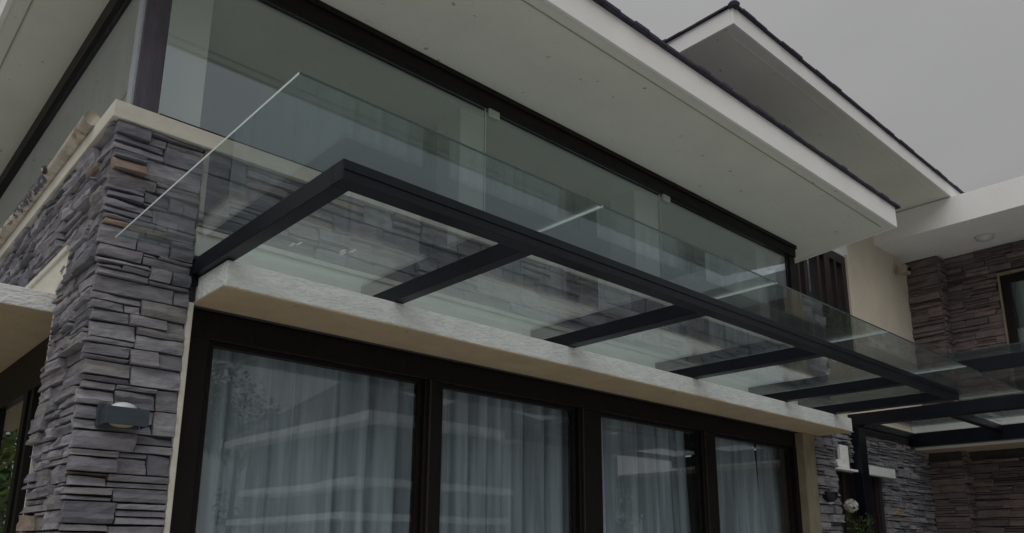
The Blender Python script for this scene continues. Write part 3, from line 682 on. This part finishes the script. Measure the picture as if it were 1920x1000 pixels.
# ================================================================== POLE on the ledge
pl = thing('wooden_pole', 'old peeling painted pole lying along the cream ledge at the left corner', 'pole', (-.07, 3, 3.91))
B = MB(); ys = [.33+i*.22 for i in range(30)]
n = 12
for j, y in enumerate(ys):
    rr = .041+.003*math.sin(y*3)+(.004 if j in (6, 13, 21) else 0)
    for i in range(n):
        a = 2*math.pi*i/n; q = rr*(1+.05*noise.noise(Vector((math.cos(a)*2, y*6, math.sin(a)*2))))
        B.v.append(Vector((-.068+q*math.cos(a)+.006*math.sin(y*1.3), y, 3.953+q*math.sin(a)+.003*math.sin(y*2))))
for j in range(len(ys)-1):
    for i in range(n): k = j*n+i; B.f.append((k, j*n+(i+1) % n, (j+1)*n+(i+1) % n, k+n)); B.mi.append(0)
B.f.append(tuple(range(n))); B.mi.append(0)
B.build('shaft', m_pole, pl, smooth=True)
MB().tube((-.104, 1.20, 3.948), (-.122, 1.20, 3.945), .030, .024, 14).build('knot_ring', m_mortar, pl)
MB().tube((-.1222, 1.20, 3.945), (-.127, 1.20, 3.944), .012, .010, 10).build('knot', m_pole, pl)
Jf = MB()
for _ in range(240):
    y = 1.28+abs(R.gauss(0, .5)); a = R.uniform(2.2, 4.4); rr = .0445
    c = Vector((-.068+.006*math.sin(y*1.3)+rr*math.cos(a), y, 3.953+rr*math.sin(a))); s = R.uniform(.004, .016)
    d1 = Vector((-math.sin(a), 0, math.cos(a)))*s; d2 = Vector((0, s*R.uniform(1, 2.6), 0))
    Jf.add([c-d1, c+d2*.6, c+d1, c-d2], [(0, 1, 2, 3)])
tag(Jf.build('peeling_flakes', m_flake, pl), kind='stuff')

# ================================================================== PLANTS
def leaf(B, p, d, L, Wl, mi=0, droop=.3):
    d = Vector(d).normalized(); s = d.cross(Vector((0, 0, 1)))
    if s.length < .01: s = Vector((1, 0, 0))
    s.normalize(); up = s.cross(d)
    m1 = p+d*L*.45+up*L*.06; e = p+d*L-Vector((0, 0, 1))*L*droop
    B.add([p, m1+s*Wl, e, m1-s*Wl], [(0, 1, 2), (0, 2, 3)], mi)
def bush(name, label, cx, cy, z0, h, r, nst, nlf, m, ll=.07, lw=.022, group=None):
    t = thing(name, label, 'plant', (cx, cy, z0), group)
    St = MB(); Lf = MB()
    for k in range(nst):
        a = R.uniform(0, 2*math.pi); rr = R.uniform(0, .3)*r
        p = Vector((cx+rr*math.cos(a), cy+rr*math.sin(a), z0)); top = Vector((cx+r*R.uniform(.3, 1)*math.cos(a), cy+r*.7*R.uniform(.3, 1)*math.sin(a), z0+h*R.uniform(.7, 1)))
        mid = p.lerp(top, .5)+Vector((R.uniform(-.04, .04), R.uniform(-.04, .04), .08))
        St.tube(p, mid, .010, .007, 5, False); St.tube(mid, top, .007, .003, 5, False)
        for q in range(nlf):
            f_ = R.uniform(.35, 1.0); b_ = p.lerp(mid, f_*2) if f_ < .5 else mid.lerp(top, f_*2-1)
            dd = Vector((R.uniform(-1, 1), R.uniform(-1, 1), R.uniform(-.4, .7)))
            leaf(Lf, b_+dd*.02, dd, ll*R.uniform(.6, 1.3), lw*R.uniform(.7, 1.2))
    St.build('stem', m_stem, t); tag(Lf.build('leaves', m, t), kind='stuff')
    return t
fb = bush('flowering_shrub', 'leafy shrub with one white flower head just left of the black post', 8.85, .24, .05, 2.12, .24, 24, 60, m_leaf)
def bloom(parent, c, r):
    B = MB()
    for _ in range(90):
        d = Vector((R.gauss(0, 1), R.gauss(0, 1), R.gauss(0, 1))).normalized(); p = Vector(c)+d*r*R.uniform(.75, 1)
        s = d.cross(Vector((0, 0, 1))); s = s.normalized() if s.length > .01 else Vector((1, 0, 0)); u = s.cross(d); w_ = .022
        for a in range(4):
            e = math.cos(a*math.pi/2)*s+math.sin(a*math.pi/2)*u; e2 = math.cos(a*math.pi/2+.8)*s+math.sin(a*math.pi/2+.8)*u
            B.add([p, p+e*w_+d*.006, p+(e+e2)*w_*.7+d*.01, p+e2*w_*.6], [(0, 1, 2, 3)])
    B.build('flower_head', m_petal, parent)
bloom(fb, (8.80, .27, 2.19), .078)
bush('garden_shrub', 'low green shrub at the foot of the recessed stone wall right of the post', 9.45, .1, .05, 1.86, .42, 22, 50, m_leaf)
# bamboo beside the left wall: seen mirrored in the side door
def bamboo(label, cx, cy, n):
    t = thing('bamboo_clump', label, 'plant', (cx, cy, .05)); Lf = MB()
    for k in range(n):
        a = R.uniform(0, 6.3); p = Vector((cx+R.uniform(-.25, .25), cy+R.uniform(-.5, .5), .05)); hh = R.uniform(2.6, 4.2)
        top = p+Vector((R.uniform(-.5, .5), R.uniform(-.5, .5), hh))
        MB().tube(p, top, .014, .006, 7).build('cane', m_leaf2, t)
        for q in range(110):
            b_ = p.lerp(top, R.uniform(.15, 1))+Vector((R.gauss(0, .10), R.gauss(0, .10), 0)); dd = Vector((R.uniform(-1, 1), R.uniform(-1, 1), R.uniform(-.6, .4)))
            leaf(Lf, b_, dd, R.uniform(.14, .28), .014, droop=.5)
    tag(Lf.build('leaves', m_leaf2, t), kind='stuff')
bamboo('nearest bamboo clump left of the stone pillar, mirrored in the side door glass', -2.3, 2.6, 12)
bamboo('middle bamboo clump along the side wall, mirrored in the side door glass', -1.7, 5.6, 12)
bamboo('farthest bamboo clump along the side wall, mirrored in the side door glass', -1.5, 8.2, 12)
Hb = MB()
for _ in range(9000):
    p = Vector((R.uniform(-9, -.2), R.uniform(13.2, 14.4), R.uniform(.1, 5.6))); leaf(Hb, p, Vector((R.uniform(-1, 1), R.uniform(-1, 1), R.uniform(-.5, .5))), R.uniform(.18, .34), R.uniform(.06, .10))
hb = thing('hedge', 'high dark hedge added unseen behind the side wall to darken the side door reflection', 'hedge', (-4.5, 13.8, 0))  # out of view, added to keep bright sky out of the door glass
tag(Hb.build('leaves', m_leaf, hb), kind='stuff')
for xx in (-8, -6, -4, -2): MB().tube((xx, 13.8, 0), (xx+.1, 13.9, 4.6), .07, .02, 7).build('trunk', m_bark, hb)

Hd = MB()
for _ in range(9000):
    p = Vector((R.uniform(-7.6, -6.6), R.uniform(-1.5, 12), R.uniform(.1, 3.6))); leaf(Hd, p, Vector((R.uniform(-1, 1), R.uniform(-1, 1), R.uniform(-.5, .5))), R.uniform(.16, .32), R.uniform(.05, .09))
hg = thing('hedge', 'tall dark green hedge added unseen at the left to darken the side door reflection', 'hedge', (-7.1, 4, 0))  # unseen side hedge, put in for a darker mirror image
tag(Hd.build('leaves', m_leaf, hg), kind='stuff')
for yy in range(-1, 10, 2): MB().tube((-7.1, yy, 0), (-7.05, yy+.2, 3.2), .06, .02, 7).build('trunk', m_bark, hg)

# ================================================================== NEIGHBOUR HOUSE (behind the viewer, mirrored in the door glass)
m_nwall = mat('bluish_grey_wall', (.20, .22, .25), 0.9, .1, 2, .2)
nb = thing('neighbour_house', 'pale neighbouring house behind the viewer, mirrored faintly in the sliding door glass', 'house', (16, -18, 0))
def nhouse(x0, x1, y0, y1, zt, eave):
    MB().box((x0, y0, 0), (x1, y1, zt)).build('wall', m_nwall, nb)
    e = eave
    MB().box((x0-e, y0-e, zt), (x1+e, y1+e, zt+.22)).build('eave', m_white, nb)
    cx, cy = (x0+x1)/2, (y0+y1)/2; z = zt+.23
    MB().add([(x0-e, y0-e, z), (x1+e, y0-e, z), (x1+e, y1+e, z), (x0-e, y1+e, z), (cx-1, cy, z+1.6), (cx+1, cy, z+1.6)],
             [(0, 1, 5, 4), (1, 2, 5), (2, 3, 4, 5), (3, 0, 4), (3, 2, 1, 0)]).build('roof', m_tile, nb)
nhouse(10.0, 14.2, -20, -12.6, 4.75, .6)
nhouse(14.3, 20, -21, -13.2, 4.95, .7)
for x0, x1, y0, z0 in ((9.2, 14.3, -12.5, 3.15), (8.9, 14.0, -12.5, 2.35)):
    MB().box((x0-.1, y0-6, z0), (x1, y0+.5, z0+.16)).build('slab_band', m_white, nb)
def tree(label, x, y, h, r):
    t = thing('garden_tree', label, 'tree', (x, y, 0)); MB().tube((x, y, 0), (x+.1, y, h*.6), .18, .08, 8).build('trunk', m_bark, t)
    Lf = MB()
    for _ in range(16):
        c = Vector((x+R.gauss(0, r*.5), y+R.gauss(0, r*.5), h*.68+R.gauss(0, h*.14)))
        for q in range(170):
            d = Vector((R.gauss(0, 1), R.gauss(0, 1), R.gauss(0, 1))).normalized(); leaf(Lf, c+d*r*.36*R.uniform(.5, 1), d, .26, .08)
    tag(Lf.build('crown', m_leaf, t), kind='stuff')
tree('garden tree behind the viewer beside the neighbouring house', 3.5, -17, 6.5, 1.8)
tree('broad garden tree behind the viewer, left of the smaller one', -3.5, -18, 7.5, 2.4)
tree('tall dark garden tree at the far right end of the neighbouring house', 24, -15, 7, 2.2)
for k, (tx, ty, th, tr) in enumerate(((-14, -26, 9.5, 3.0), (-9, -27, 10, 3.2), (-4.5, -28, 9, 3.0), (0, -27, 10, 3.2), (4.5, -26, 9.5, 3.0), (8.5, -27.5, 10.5, 3.2), (13, -28, 10, 3.0))):
    tree(('leftmost', 'second from left', 'third from left', 'middle', 'third from right', 'second from right', 'rightmost')[k]+' tall tree in the row behind the neighbouring house', tx, ty, th, tr)
